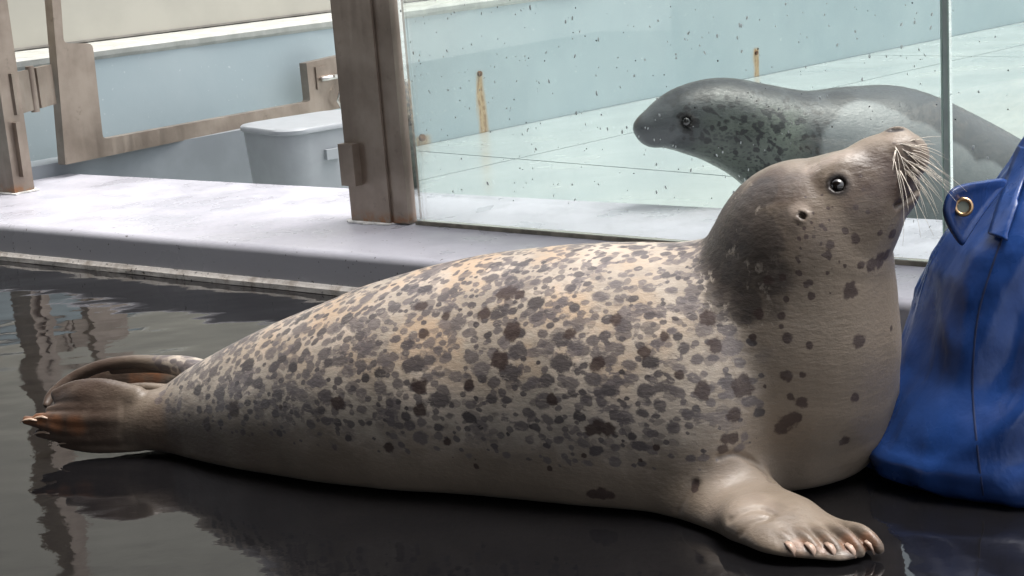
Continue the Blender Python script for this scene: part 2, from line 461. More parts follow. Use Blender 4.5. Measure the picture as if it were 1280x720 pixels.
Cx, Cy, Cz = (Vector(rot.col[i]) for i in range(3))     # camera right / up / back axes as world directions
def axes(ang):
    a = math.radians(ang)
    u = Cx*math.cos(a)+Cy*math.sin(a); v = -Cx*math.sin(a)+Cy*math.cos(a)
    return [tuple(u), tuple(v), tuple(Cz)]
def ell(px, py, y, ra, rb, ang, rd):
    p = at_y(px, py, y); m = mpp(p)
    return (tuple(p), axes(ang), (ra*m, rb*m, rd))
def catmull(pts, n):
    pts = np.array(pts, dtype=float); out = []
    for i in range(len(pts)-1):
        p0, p1, p2, p3 = pts[max(i-1, 0)], pts[i], pts[i+1], pts[min(i+2, len(pts)-1)]
        for t in np.arange(n)/n:
            out.append(.5*((2*p1)+(-p0+p2)*t+(2*p0-5*p1+4*p2-p3)*t*t+(-p0+3*p1-3*p2+p3)*t**3))
    out.append(pts[-1]); return np.array(out)
def chain_px(st, n=8, along=None):
    """stations (px, py, y, r_perp_px, r_depth_m): a bent tube of ellipsoids"""
    q = catmull(st, n); L = []
    for i in range(len(q)):
        a = q[max(i-1, 0)]; b = q[min(i+1, len(q)-1)]
        ang = math.degrees(math.atan2(-(b[1]-a[1]), b[0]-a[0]))
        r = q[i][3]
        L.append(ell(q[i][0], q[i][1], q[i][2], (along or .75)*r, r, ang, q[i][4]))
    return L
def chain_w(st, n=6, up=(0, 0, 1)):
    """world stations (x, y, z, r_side, r_up): flattened tube lying on something"""
    q = catmull(st, n); L = []; up = Vector(up)
    for i in range(len(q)):
        t = Vector(q[min(i+1, len(q)-1)][:3])-Vector(q[max(i-1, 0)][:3]); t.normalize()
        sd_ = t.cross(up).normalized(); v = sd_.cross(t)
        rs, ru = q[i][3], q[i][4]
        L.append((tuple(q[i][:3]), [tuple(t), tuple(sd_), tuple(v)], (max(rs, ru)*.8, rs, ru)))
    return L

def set_attr(me, name, arr):
    a = me.attributes.new(name, 'FLOAT', 'POINT'); a.data.foreach_set('value', np.ascontiguousarray(arr, dtype=np.float32))
def sstep(x, a, b):
    t = np.clip((x-a)/(b-a), 0, 1); return t*t*(3-2*t)
def blob(V, fld, L, stretch=None):
    """L: (px, py, r_px[, weight]) -> soft field that is 1 at a blob centre, .5 at its rim"""
    out = np.zeros(len(V))
    for b in L:
        p, n = fld.hit(b[0], b[1])
        if p is None: continue
        r = b[2]*mpp(p)
        d = np.linalg.norm(V-np.array(p), axis=1)/r
        out = np.maximum(out, np.clip(1-.5*d, 0, 1)*(b[3] if len(b) > 3 else 1))
    return out
def soft(V, fld, L):
    out = np.zeros(len(V))
    for b in L:
        p, n = fld.hit(b[0], b[1])
        if p is None: continue
        r = b[2]*mpp(p)
        d = np.linalg.norm(V-np.array(p), axis=1)/r
        out = np.maximum(out, (1-sstep(d, .5, 1.3))*(b[3] if len(b) > 3 else 1))
    return out
#@@SETTING
# ================================================================== SETTING
M_floor = m_floor(); M_ledge = m_ledge(); M_strip = m_strip(); M_steel = m_steel(); M_glass = m_glass()
Z = Vector((0, 0, 1))
LH = .12                                               # ledge height
# ground far around (concrete yard), under everything
bm = bmesh.new()
for a in [(-60, -60), (60, -60), (60, 60), (-60, 60)]: bm.verts.new((a[0], a[1], -.16))
bm.faces.new(bm.verts)
o = bm_obj('ground', bm, m_plain('yard_concrete', (.3, .3, .29), .8)); tag(o, kind='structure')

fa = Vector((-1.659, 5.187, 0)); fb = Vector((.84, 3.332, 0)); Ld = (fb-fa).normalized(); Ln = Vector((-Ld.y, Ld.x, 0))
if Ln.y < 0: Ln = -Ln
f0 = fa-Ld*3.2; f1 = fb+Ld*2.6
LW = .84
# dark wet floor slab
bm = bmesh.new()
p = [f0+Ln*.2, f1+Ln*.2, f1-Ln*6.5, f0-Ln*6.5]
prism(bm, [Vector((q.x, q.y, -.15)) for q in p], Z*.15)
floor = bm_obj('floor', bm, M_floor); tag(floor, kind='structure')
# unseen roof and back wall, added to shade the seal and cut fill
bm = bmesh.new()
p = [f0-Ln*1.28, f1-Ln*1.28, f1-Ln*7.5, f0-Ln*7.5]
prism(bm, [Vector((q.x, q.y, 2.7)) for q in p], Z*.18)
M_shade = m_plain('shade_blocker_dark', (.07, .065, .06), .8)
o = bm_obj('shade_roof', bm, M_shade); tag(o, 'unseen grey roof added to shade the wet floor', 'roof', kind='structure')
o = box('shade_back_wall', Vector((p[3].x, p[3].y, -.15)), Ld, -Ln, Z, (f1-f0).length, .2, 2.85, M_shade, None); tag(o, kind='structure')
# the ledge (low kerb wall), cross-section swept along
def sweep(name, prof, a, d, n, length, mat, steps=1, wob=0, parent=None, smooth=True):
    bm = bmesh.new(); rings = []
    for i in range(steps+1):
        q = a+d*(length*i/steps)
        rings.append([bm.verts.new(q+n*(u+(rnd.uniform(-wob, wob) if wob else 0))+Z*(v+(rnd.uniform(-wob, wob)*.6 if wob else 0))) for u, v in prof])
    for i in range(steps):
        for j in range(len(prof)):
            jj = (j+1) % len(prof)
            bm.faces.new((rings[i][j], rings[i][jj], rings[i+1][jj], rings[i+1][j]))
    bm.faces.new(rings[0]); bm.faces.new(rings[-1][::-1])
    o = bm_obj(name, bm, mat, parent)
    return o
prof = [(0, -.12), (0, .096)]
for i in range(1, 8):
    a = math.pi/2*i/7; prof.append((.024*(1-math.cos(a)), .096+.024*math.sin(a)))
prof += [(LW-.02, .12), (LW-.006, .114), (LW, .10), (LW, -.12)]
led = sweep('low_wall', prof, f0, Ld, Ln, (f1-f0).length, M_ledge)
tag(led, 'low grey painted kerb wall with a rounded front edge behind the seal', 'low wall')
for pl in led.data.polygons: pl.use_smooth = abs(pl.normal.dot(Ld)) < .5
try: led.data.set_sharp_from_angle(angle=math.radians(35))
except Exception: pass
sweep('sealant_strip', [(-.016, .001), (-.015, .015), (-.006, .025), (.004, .027), (.004, .001)], f0, Ld, Ln, (f1-f0).length, M_strip, steps=90, wob=.0010, parent=led)

# pool: floor slabs and blue wall
wa = Vector((-.418, 7.829, 0)); wb = Vector((2.698, 10.799, 0)); Wd = (wb-wa).normalized(); Wn = Vector((Wd.y, -Wd.x, 0))   # Wn points to the viewer
PZ = -.10
rust = [(on_plane(599, 92, wa, Wn), .027, .60, .95), (on_plane(945, 62, wa, Wn), .030, .26, .9), (on_plane(527, 172, wa, Wn), .055, .07, .8)]
M_wall = m_bluewall(rust); M_pool = m_poolfloor()
M_grout = m_plain('joint_grey', (.24, .28, .28), .7)
w0 = wa-Wd*5.0; wl = 17.0
bm = bmesh.new()
prism(bm, [Vector((q.x, q.y, PZ-.05)) for q in (w0-Wn*.2, w0+Wd*wl-Wn*.2, w0+Wd*wl+Wn*9, w0+Wn*9)], Z*.042)
pf = bm_obj('pool_floor', bm, M_grout); tag(pf, kind='structure')
cuts = [.0, .80, 3.05, 5.4, 9.0]
al = [0, 4.9, 8.9, 12.4, wl]
for i in range(len(cuts)-1):
    offs = [0, .0, .7, 0][i]
    for j in range(len(al)-1):
        a0, a1 = al[j], al[j+1]
        if i == 0 and 0 < j: pass
        o3 = w0+Wd*(a0+.006)+Wn*(cuts[i]+.006)+Z*(PZ-.02)
        s_ = box('panel', o3, Wd, Wn, Z, a1-a0-.012, cuts[i+1]-cuts[i]-.012, .02, M_pool, pf, bev=.003)
# pool wall
pw = empty('pool_wall', w0+Z*PZ, 'long pale blue painted pool wall with rust streaks and white coping, behind the glass', 'wall')
box('wall_face', w0+Z*PZ, Wd, -Wn, Z, wl, .18, .625, M_wall, pw, bev=.004)
M_cop = m_plain('white_coping_paint', (.42, .43, .40), .55, var=.12, bump=.3)
# coping with uneven lower edge
bm = bmesh.new(); N = 150; rings = []
for i in range(N+1):
    q = w0+Wd*(wl*i/N); a = .012+rnd.uniform(-.004, .004); b = rnd.uniform(-.006, .006)
    rings.append([bm.verts.new(q+Wn*u+Z*v) for u, v in ((.002, .5225), (a, .536+b*.4), (a+.004, .556), (a-.004, .568+b*.3), (-.40, .573), (-.40, .5225))])
for i in range(N):
    for j in range(6):
        bm.faces.new((rings[i][j], rings[i][(j+1) % 6], rings[i+1][(j+1) % 6], rings[i+1][j]))
bm.faces.new(rings[0]); bm.faces.new(rings[-1][::-1])
bm_obj('coping', bm, M_cop, pw)
# rusted bolt stubs on the wall
M_rust = m_plain('rust', (.16, .08, .04), .9, var=.5, sc=60, bump=.8)
for px, py, r in ((599, 92, .014), (945, 66, .012), (527, 172, .018)):
    q = on_plane(px, py, wa, Wn)
    cyl('bolt', q-Wn*.002, Wn, r, .012, M_rust, pw, 9)
# conduit lines in pale cream wall above, standing back on the coping
M_cream = m_plain('cream_render', (.41, .40, .35), .75, var=.05, sc=3)
cw0 = w0-Wn*.34
cwall = empty('cream_wall', cw0+Z*PZ, 'cream rendered building wall rising behind the pale blue pool wall', 'wall')
box('wall_face', cw0+Z*.576, Wd, -Wn, Z, wl, .2, 2.3, M_cream, cwall, bev=.004)
M_line = m_plain('skirting_grey', (.22, .21, .19), .7)  # thin grey line along the foot of the cream wall
box('skirting', cw0+Wn*.012+Z*.577, Wd, -Wn, Z, wl, .012, .009, M_line, cwall, bev=0)
box('fascia', cw0+Wn*.06+Z*2.89, Wd, -Wn, Z, wl, .3, .22, m_plain('dark_fascia', (.07, .065, .06), .6), cwall, bev=.01)

# low grey block in front of the blue wall, left of the tub
M_grey = m_plain('blue_grey', (.19, .212, .23), .55, var=.08, sc=4)
pl0 = on_plane(336, 190, wa+Wn*.27, Wn); pl0.z = PZ
pln = box('plinth', pl0+Z*.001, -Wd, -Wn, Z, 3.2, .16, .27, M_grey, None, bev=.012, seg=3)
tag(pln, 'low blue grey block seen under the swung open gate', 'step')

# tub
M_tub = m_plain('grey_plastic', (.29, .31, .33), .45, var=.04, bump=.05)
def rrect(c, a, b, la, lb, r, z, n=5):
    pts = []
    for sx, sy, st in ((1, 1, 0), (-1, 1, 90), (-1, -1, 180), (1, -1, 270)):
        for i in range(n+1):
            t = math.radians(st+90*i/n)
            pts.append(c+a*(sx*(la/2-r)+r*math.cos(t))+b*(sy*(lb/2-r)+r*math.sin(t))+Z*z)
    return pts
def loft(name, rings, mat, parent=None, smooth=True):
    bm = bmesh.new(); R_ = [[bm.verts.new(q) for q in r] for r in rings]; n = len(R_[0])
    for i in range(len(R_)-1):
        for j in range(n):
            bm.faces.new((R_[i][j], R_[i][(j+1) % n], R_[i+1][(j+1) % n], R_[i+1][j]))
    bm.faces.new(R_[0]); bm.faces.new(R_[-1])
    o = bm_obj(name, bm, mat, parent, smooth)
    if smooth:
        try: o.data.set_sharp_from_angle(angle=math.radians(40))
        except Exception: pass
    return o
tc = at_z(326, 160, .24); td = Vector((.80, .60, 0)); tn = Vector((td.y, -td.x, 0))
tcen = tc+td*.25-tn*.02
tub = empty('storage_tub', Vector((tcen.x, tcen.y, PZ)), 'pale grey plastic tub with rim and side lug, behind the steel post', 'tub')
B_ = Vector((tcen.x, tcen.y, 0))
loft('tub_body', [rrect(B_, td, tn, .50-k*.04, .42-k*.04, .10, z) for k, z in ((1, PZ), (.9, PZ+.02), (.45, .08), (.1, .21), (.1, .215))], M_tub, tub)
loft('lid', [rrect(B_, td, tn, .515+e, .435+e, .105, z) for e, z in ((-.01, .2155), (0, .218), (0, .232), (-.010, .238), (-.08, .241))], M_tub, tub)
q = on_plane(414, 192, B_+tn*.205, tn)
box('lug', q-td*.03-Z*.02-tn*.012, td, tn, Z, .06, .03, .04, M_tub, tub, bev=.008, seg=3)

# ------------------------------------------------------------------ steel posts, gate, glass
G = Vector((.775, -.632, 0)).normalized(); Gn = Vector((.632, .775, 0)).normalized()   # Gn away from the viewer
gl0 = Vector((-.273, 4.598, 0)); 
M_caulk = m_plain('white_caulk', (.66, .65, .62), .6, var=.2, sc=30, bump=.5)
def post(px_l, py_l, label, w_front, w_side, hinge_box):
    c = at_z(px_l, py_l, LH)           # front-left base corner
    e = empty('steel_post', Vector((c.x, c.y, LH)), label, 'post', 'steel gate posts on the low wall')
    box('column', Vector((c.x, c.y, LH+.001)), G, Gn, Z, w_front, w_side, 1.5, M_steel, e, bev=.004)
    # caulked foot
    bm = bmesh.new()
    pts = []
    o_ = Vector((c.x, c.y, LH+.001))
    cen = o_+G*w_front/2+Gn*w_side/2
    for i in range(26):
        a = 2*math.pi*i/26
        rx = w_front/2+.022+rnd.uniform(-.006, .012); ry = w_side/2+.02+rnd.uniform(-.006, .01)
        ca, sa = math.cos(a), math.sin(a)
        m_ = max(abs(ca), abs(sa))**.75
        pts.append(cen+G*(rx*ca/m_)+Gn*(ry*sa/m_))
    prism(bm, pts, Z*.004)
    bm_obj('caulk', bm, M_caulk, e)
    return e, o_
p2, p2o = post(440, 277, 'stout brown steel post at the left end of the glass screen', .150, .085, True)
# side channel that holds the glass
box('glass_channel', p2o+G*.1515+Gn*.008+Z*.004, G, Gn, Z, .072, .06, 1.49, M_steel, p2, bev=.003)
box('channel_lip', p2o+G*.150-Gn*.001+Z*.004, G, Gn, Z, .010, .008, 1.49, M_steel, p2, bev=.001)
q = on_plane(427, 232, p2o-Gn*.03, Gn)
box('stop_plate', Vector((q.x, q.y, q.z)), G, Gn, Z, .058, .03, .125, M_steel, p2, bev=.004)
p1, p1o = post(-6, 241, 'brown steel post at the far left that carries the gate hinge', .125, .085, False)

# gate
ga = at_z(82, 206, .17); gb = at_z(425, 135, .17); Gd = (gb-ga); Gd.z = 0; glen = Gd.length; Gd.normalize()
gN = Vector((Gd.y, -Gd.x, 0))                     # toward the viewer
gate = empty('steel_gate', Vector((ga.x, ga.y, .17)), 'brown steel flat plate gate with a cut out window, swung open inwards', 'gate')
def gp(px, py): return on_plane(px, py, ga, gN)
def rc(a, b, c, r=6, n=4):                          # rounded corner in pixels
    a, b, c = map(np.array, (a, b, c)); u = (a-b)/np.linalg.norm(a-b); v = (c-b)/np.linalg.norm(c-b)
    p0, p2_ = b+u*r, b+v*r
    return [tuple((1-t)**2*p0+2*t*(1-t)*b+t*t*p2_) for t in np.linspace(0, 1, n+1)]
out = [(60, -60), (72, -60)]
out += rc((74, -10), (80, 54), (113, 54), 6) + rc((80, 54), (116, 54), (128, 174), 8) + rc((116, 60), (129, 174), (386, 127), 6)
out += rc((129, 174), (388, 127), (383, 80), 4) + [(383, 79)] + [(426, 69), (432, 134)] + [(82, 206)]
bm = bmesh.new(); prism(bm, [gp(*q) for q in out], -gN*.045); bevel(bm, .0025, 2, 40)
bm_obj('plate_frame', bm, M_steel, gate)
# hinge leaf, barrel
hz = at_y(45, 108, ga.y-.03)
hA = Vector((p1o.x, p1o.y, 0))+G*.127+Gn*.045
hB = Vector((ga.x, ga.y, 0))-gN*.022; hd = hB-hA; hL = hd.length; hd.normalize(); hn = Vector((-hd.y, hd.x, 0))
box('hinge_leaf', hA+Z*(hz.z-.075)-hn*.01, hd, hn, Z, hL*.42, .014, .15, M_steel, gate, bev=.002)
box('hinge_lug', hA+hd*hL*.60+Z*(hz.z-.075)-hn*.014, hd, hn, Z, hL*.40-.001, .028, .15, M_steel, gate, bev=.003)
cyl('hinge_barrel', hA+hd*hL*.52+Z*(hz.z-.085), Z, .016, .17, M_steel, gate)
box('closer_plate', Vector((p1o.x, p1o.y, 0))+G*.1265+Gn*.03+Z*(hz.z-.30), G, Gn, Z, .022, .02, .20, M_steel, p1, bev=.003)
# latch
M_br = m_plain('worn_bright_steel', (.62, .60, .57), .28, .9, var=.1, bump=.1)
q = gp(404, 98)
box('latch_backing', gp(396, 112)+gN*.001, Gd, gN, Z, .075, .006, .10, M_steel, gate, bev=.001)
bm = bmesh.new(); tube_bm(bm, [gp(398, 99)+gN*.02, gp(427, 94)+gN*.02], .011, 12); bm_obj('latch_bolt', bm, M_br, gate, True)
bm = bmesh.new(); hk = [gp(x, y)+gN*.03 for x, y in ((419, 92), (425, 97), (424, 108), (418, 116), (416, 126), (421, 134), (428, 135), (431, 128))]
tube_bm(bm, hk, .006, 8); bm_obj('latch_hook', bm, M_br, gate, True)
cyl('latch_pin', gp(412, 95)+gN*.0, gN, .008, .04, M_br, gate, 12)

# glass screen
M_edge = NT('glass_edge_green'); M_edge = M_edge.bs(col=(.46, .62, .54), rough=.2)
glz = LH+.012
ge = Vector((.985, 3.574, 0)); gdir = (ge-gl0).normalized(); gnn = Vector((-gdir.y, gdir.x, 0))
def glass_panel(a, b, label, drops, second=False):
    e = empty('glass_panel', Vector((a.x, a.y, LH)), label, 'glass panel', 'clear glass panels of the screen')
    L_ = (b-a).length; th = .014
    box('pane', a+Z*glz, gdir, gnn, Z, L_-.004, th, 1.32, M_glass, e, bev=0)
    box('pane_edge', b-gdir*.0035+Z*glz-gnn*.0005, gdir, gnn, Z, .003, th+.001, 1.32, M_edge, e, bev=0)
    if second: box('pane_edge', a-gdir*.0035+Z*glz-gnn*.0005, gdir, gnn, Z, .003, th+.001, 1.32, M_edge, e, bev=0)
    box('base_channel', a+Z*(LH+.001)-gnn*.008, gdir, gnn, Z, L_, th+.016, .0105, m_base, e, bev=.001)
    # water drops and dried spatter on the viewer's face
    bm = bmesh.new(); r2 = random.Random(5+drops)
    for i in range(drops):
        u = r2.random()*L_; v = .05+r2.random()**.8*.75
        s_ = r2.choice([.0012, .0016, .002, .003]); st = r2.uniform(1, 2.4)
        c = a+gdir*u+Z*(glz+v)-gnn*.0003
        tilt = r2.uniform(-.6, .6)
        d1 = gdir*math.cos(tilt)+Z*math.sin(tilt); d2 = -gdir*math.sin(tilt)+Z*math.cos(tilt)
        top = bm.verts.new(c-gnn*s_*.7)
        ring = [bm.verts.new(c+d1*s_*math.cos(t)*r2.uniform(.7, 1.2)+d2*s_*st*math.sin(t)*r2.uniform(.7, 1.2)) for t in [k*math.pi/3.5 for k in range(7)]]
        for k in range(7): bm.faces.new((top, ring[k], ring[(k+1) % 7]))
    o = bm_obj('water_drops', bm, M_drop, e, True); tag(o, kind='stuff')
    bm = bmesh.new()
    for i in range(drops//3):
        u = r2.random()*L_; v = .08+r2.random()*.72
        s_ = r2.choice([.001, .0014, .002]); c = a+gdir*u+Z*(glz+v)-gnn*.0006
        ring = [bm.verts.new(c+(gdir*math.cos(t)*s_*r2.uniform(.6, 1.6)+Z*s_*math.sin(t)*r2.uniform(.6, 1.4))) for t in [k*math.pi/3 for k in range(6)]]
        top = bm.verts.new(c-gnn*s_*.5)
        for k in range(6): bm.faces.new((top, ring[k], ring[(k+1) % 6]))
    o = bm_obj('dirt_specks', bm, M_speck, e, True); tag(o, kind='stuff')
    return e
m_base = m_plain('aged_silicone', (.17, .155, .12), .6, var=.3, sc=30)
M_drop = NT('water_drop').bs(col=(.82, .86, .86), rough=.08, ior=1.33, **{'Transmission Weight': .45})
M_speck = m_plain('dirt', (.05, .05, .05), .8)
gp1 = glass_panel(gl0-gdir*.008+gnn*.025, ge+gnn*.025, 'large clear glass panel between the steel post and the pale joint', 420)
gj = box('silicone_joint', ge+gnn*.0265+Z*glz+gdir*.0005, gdir, gnn, Z, .0125, .010, 1.32, m_plain('joint_silicone', (.42, .50, .47), .45, var=.08), gp1, bev=0)
glass_panel(ge+gdir*.017+gnn*.025, ge+gdir*1.6+gnn*.025, 'clear glass panel to the right of the joint, behind the blue bag', 160, True)
import mathutils.noise as mnoise
# ================================================================== THE SPOTTED SEAL IN FRONT
FS = Field()
bst = [  # px, top y, bottom y, centre depth, half depth
 (196, 492, 556, 3.10, .045), (214, 474, 568, 3.08, .070), (240, 455, 580, 3.05, .095), (300, 421, 594, 3.00, .135), (350, 397, 602, 2.965, .16),
 (400, 376, 608, 2.93, .185), (450, 355, 613, 2.90, .20), (500, 339, 618, 2.875, .215), (560, 323, 622, 2.85, .225),
 (620, 311, 629, 2.82, .235), (700, 302, 640, 2.77, .24), (780, 298, 654, 2.735, .245), (840, 299, 664, 2.71, .245),
 (890, 304, 662, 2.70, .230), (940, 322, 640, 2.73, .21), (990, 352, 622, 2.72, .19), (1040, 385, 596, 2.71, .16), (1080, 415, 565, 2.70, .12), (1108, 440, 530, 2.70, .06)]
q = catmull([(a, b, c, d, e) for a, b, c, d, e in bst], 6)
T_ = np.array([tuple(at_y(r[0], r[1], r[3])) for r in q]); B2 = np.array([tuple(at_y(r[0], r[2], r[3])) for r in q])
xs = np.linspace(max(T_[0, 0], B2[0, 0])+.0, min(T_[-1, 0], B2[-1, 0]), 160)
zt = np.interp(xs, T_[:, 0], T_[:, 2]); zb = np.interp(xs, B2[:, 0], B2[:, 2])
pxx = np.interp(xs, (T_[:, 0]+B2[:, 0])/2, q[:, 0])
cyv = np.interp(pxx, q[:, 0], q[:, 3]); ryv = np.interp(pxx, q[:, 0], q[:, 4])
hh = (zt-zb)/2; rzv = np.sqrt(np.maximum(hh**2-(.3*ryv)**2, (hh*.75)**2)); czv = (zt+zb)/2
FS.body(xs, cyv, czv, ryv, rzv, .02)
# chest, neck and head: one bent chain
FS.ells(chain_px([(958, 458, 2.69, 132, .185), (966, 415, 2.67, 126, .175), (980, 370, 2.65, 106, .155)], 7, .8), .075)
FS.ells(chain_px([(966, 458, 2.69, 155, .205), (978, 415, 2.67, 147, .195), (990, 370, 2.65, 131, .175), (998, 333, 2.63, 119, .155),
                  (1008, 304, 2.61, 110, .135), (1032, 283, 2.60, 92, .118), (1060, 259, 2.59, 74, .102), (1082, 236, 2.58, 58, .080),
                  (1100, 214, 2.575, 47, .060), (1116, 198, 2.57, 36, .046)], 7, .8), .012)
# muzzle pads, nose, chin
FS.ells([ell(1131, 195, 2.555, 30, 31, 45, .030), ell(1131, 196, 2.585, 30, 31, 45, .030)], .010)
FS.ells([ell(1121, 172, 2.57, 17, 14, 10, .022)], .010)
FS.ells([ell(1130, 244, 2.57, 18, 26, -25, .030)], .014)
# brow and cheek
FS.ells([ell(1048, 214, 2.55, 26, 17, 35, .026)], .03)
FS.ells([ell(1048, 214, 2.63, 26, 17, 35, .026)], .03)
# mouth line
mp, mn = FS.hit(1140, 244)
if mp is not None:
    mo = []
    for x, y in catmull([(1158, 226, 0), (1146, 240, 0), (1132, 252, 0), (1120, 259, 0)], 5)[:, :2]:
        p_, n_ = FS.hit(x, y)
        if p_ is not None: mo.append((tuple(p_), axes(-40), (.006, .0028, .010)))
    if mo: FS.ells(mo, .004, 'sub')
HC = at_y(1060, 250, 2.59)
def mir(p): p = Vector(p); return p-Cz*(2*((p-HC).dot(Cz)))
def mirn(n): n = Vector(n); return n-Cz*(2*n.dot(Cz))
eyeP, eyeN = FS.hit(1047, 231)
earP, earN = FS.hit(1003, 270)
EYR = .0138
eyes = []
for P_, N_ in ((eyeP, eyeN), (mir(eyeP), mirn(eyeN))):
    ec = P_-N_*.0092
    eyes.append((ec, N_))
    FS.ells([(tuple(ec), [(1, 0, 0), (0, 1, 0), (0, 0, 1)], (EYR+.004,)*3)], .004, 'sub')
    FS.torus(tuple(P_-N_*.0015), tuple(N_), .0138, .0028, .005)
    FS.torus(tuple(P_-N_*.0030), tuple(N_), .0215, .0016, .006)
for P_, N_ in ((earP, earN), (mir(earP), mirn(earN))):
    FS.torus(tuple(P_-N_*.001), tuple(N_), .0060, .0022, .009)
    FS.ells([(tuple(P_), axes(-40), (.0065, .0045, .016))], .003, 'sub')
nos = []
for P0, sgn in ((FS.hit(1118, 162)[0], 1),):
    if P0 is not None:
        P0 = P0-Cz*0
        for P_ in (P0, mir(P0)):
            FS.ells([(tuple(P_+Cy*.001), axes(8), (.0165, .0036, .013))], .003, 'sub'); nos.append(P_)
# near fore flipper: arm comes out of the flank, palm lies on the floor
def fw(px, py, z): return at_z(px, py, z)
FS.ells(chain_px([(770, 590, 2.68, 40, .10), (815, 602, 2.62, 46, .095), (855, 615, 2.56, 47, .08), (890, 632, 2.50, 40, .065), (925, 650, 2.44, 30, .05)], 7), .05)
FS.ells(chain_px([(872, 586, 2.62, 42, .080), (900, 602, 2.56, 44, .068), (932, 624, 2.49, 42, .058), (962, 643, 2.43, 36, .052), (990, 655, 2.39, 29, .044)], 7), .035)
FS.ells(chain_px([(850, 628, 2.53, 26, .055), (878, 640, 2.48, 28, .052), (906, 654, 2.43, 27, .048), (936, 664, 2.39, 22, .042), (965, 674, 2.355, 16, .035)], 8), .04)
arm = []
for (px, py, z, rs, ru) in ((938, 650, .036, .048, .028), (960, 657, .032, .058, .026), (985, 664, .028, .070, .022), (1020, 671, .022, .066, .017), (1050, 677, .018, .060, .014)):
    p_ = at_z(px, py, z); arm.append((p_.x, p_.y, p_.z, rs, ru))
FS.ells(chain_w(arm, 6, (0, -.12, 1)), .05)
tipz = .010
TIPS = [(994, 695), (1023, 697), (1050, 697), (1076, 695), (1100, 691)]
ROOT = [(950, 672), (974, 667), (997, 663), (1022, 660), (1046, 660)]
claws = []
for (rx_, ry_), (tx, ty) in zip(ROOT, TIPS):
    A = at_z(rx_, ry_, .024); Bp = at_z(tx, ty, tipz); 
    mid = A.lerp(Bp, .55); mid.z = .030
    e_ = A.lerp(Bp, .86); e_.z = .020
    FS.ells(chain_w([(A.x, A.y, A.z, .012, .014), (mid.x, mid.y, mid.z, .0115, .0150), (e_.x, e_.y, e_.z, .0110, .0145), (Bp.x, Bp.y, Bp.z, .0085, .009)], 9), .0045)
    claws.append((A, e_, Bp))
# far fore flipper, simple, behind the chest
arm2 = [(.40, 2.82, .13, .05, .045), (.44, 2.90, .07, .055, .03), (.50, 2.98, .03, .05, .018), (.57, 3.05, .014, .045, .012), (.62, 3.09, .010, .03, .009)]
FS.ells(chain_w(arm2, 6), .02)
def crease(pts, dep, wd, k=.006):
    L_ = []
    for x, y in catmull([(a, b, 0) for a, b in pts], 6)[:, :2]:
        p_, n_ = FS.hit(x, y)
        if p_ is not None: L_.append((tuple(p_), axes(0), (wd, wd, dep)))
    if L_: FS.ells(L_, k, 'sub')
crease([(898, 572), (918, 568), (938, 575), (955, 588), (966, 602)], .006, .0035, .008)
crease([(846, 640), (854, 622), (868, 604)], .0025, .003, .012)
crease([(912, 650), (930, 640), (950, 636), (966, 642)], .0018, .002, .010)
crease([(925, 668), (940, 655), (960, 648)], .002, .002, .008)
# hind flippers --------------------------------------------------
def hp(px, py, y): return at_y(px, py, y)
# near one: thick ankle and folded foot
FS.ells(chain_px([(262, 522, 3.04, 54, .080), (228, 527, 3.05, 46, .066), (190, 527, 3.06, 40, .052), (155, 527, 3.07, 35, .042), (120, 525, 3.08, 28, .034)], 6), .02)
toes = [((150, 508, 3.06), (105, 497, 3.08), (74, 502, 3.10), 15, .015),
        ((150, 514, 3.05), (100, 512, 3.07), (62, 514, 3.09), 12, .013),
        ((150, 524, 3.04), (90, 524, 3.06), (46, 522, 3.08), 10, .012),
        ((150, 534, 3.04), (90, 536, 3.06), (32, 525, 3.08), 10, .012),
        ((150, 544, 3.04), (95, 547, 3.06), (48, 541, 3.08), 10, .013),
        ((175, 556, 3.04), (125, 562, 3.05), (78, 554, 3.07), 10, .014)]
for a, b, c, r, rd in toes:
    FS.ells(chain_px([(*a, r*1.2, rd*1.2), (*b, r, rd), (*c, r*.55, rd*.6)], 18), .005)
# far one: long curved outer digit, thin web, inner digit
FS.ells(chain_px([(262, 478, 3.10, 26, .035), (235, 460, 3.13, 15, .026), (200, 454, 3.16, 10, .018), (160, 452, 3.18, 8, .014), (122, 459, 3.19, 8, .013), (90, 474, 3.19, 8, .012), (66, 493, 3.17, 7, .011), (58, 506, 3.15, 5, .009)], 16), .007)
FS.ells(chain_px([(250, 482, 3.15, 20, .012), (205, 474, 3.20, 21, .010), (160, 472, 3.215, 20, .009), (118, 480, 3.215, 17, .009), (88, 494, 3.20, 12, .009)], 20), .008)
FS.ells(chain_px([(250, 490, 3.09, 10, .014), (215, 487, 3.11, 7, .012), (180, 484, 3.12, 6, .010), (150, 486, 3.12, 5, .009)], 18), .004)
FS.ells(chain_px([(245, 470, 3.12, 8, .012), (212, 463, 3.16, 5, .008), (178, 461, 3.185, 5, .008), (140, 464, 3.19, 4, .007)], 20), .004)
FS.ells(chain_px([(170, 500, 3.06, 18, .022), (130, 490, 3.08, 17, .018), (96, 487, 3.10, 12, .014), (70, 494, 3.11, 8, .010)], 8), .008)

V, F = FS.mesh(.0040, 3)
me = np_mesh('seal_body', V, F)
V = V.astype(float)
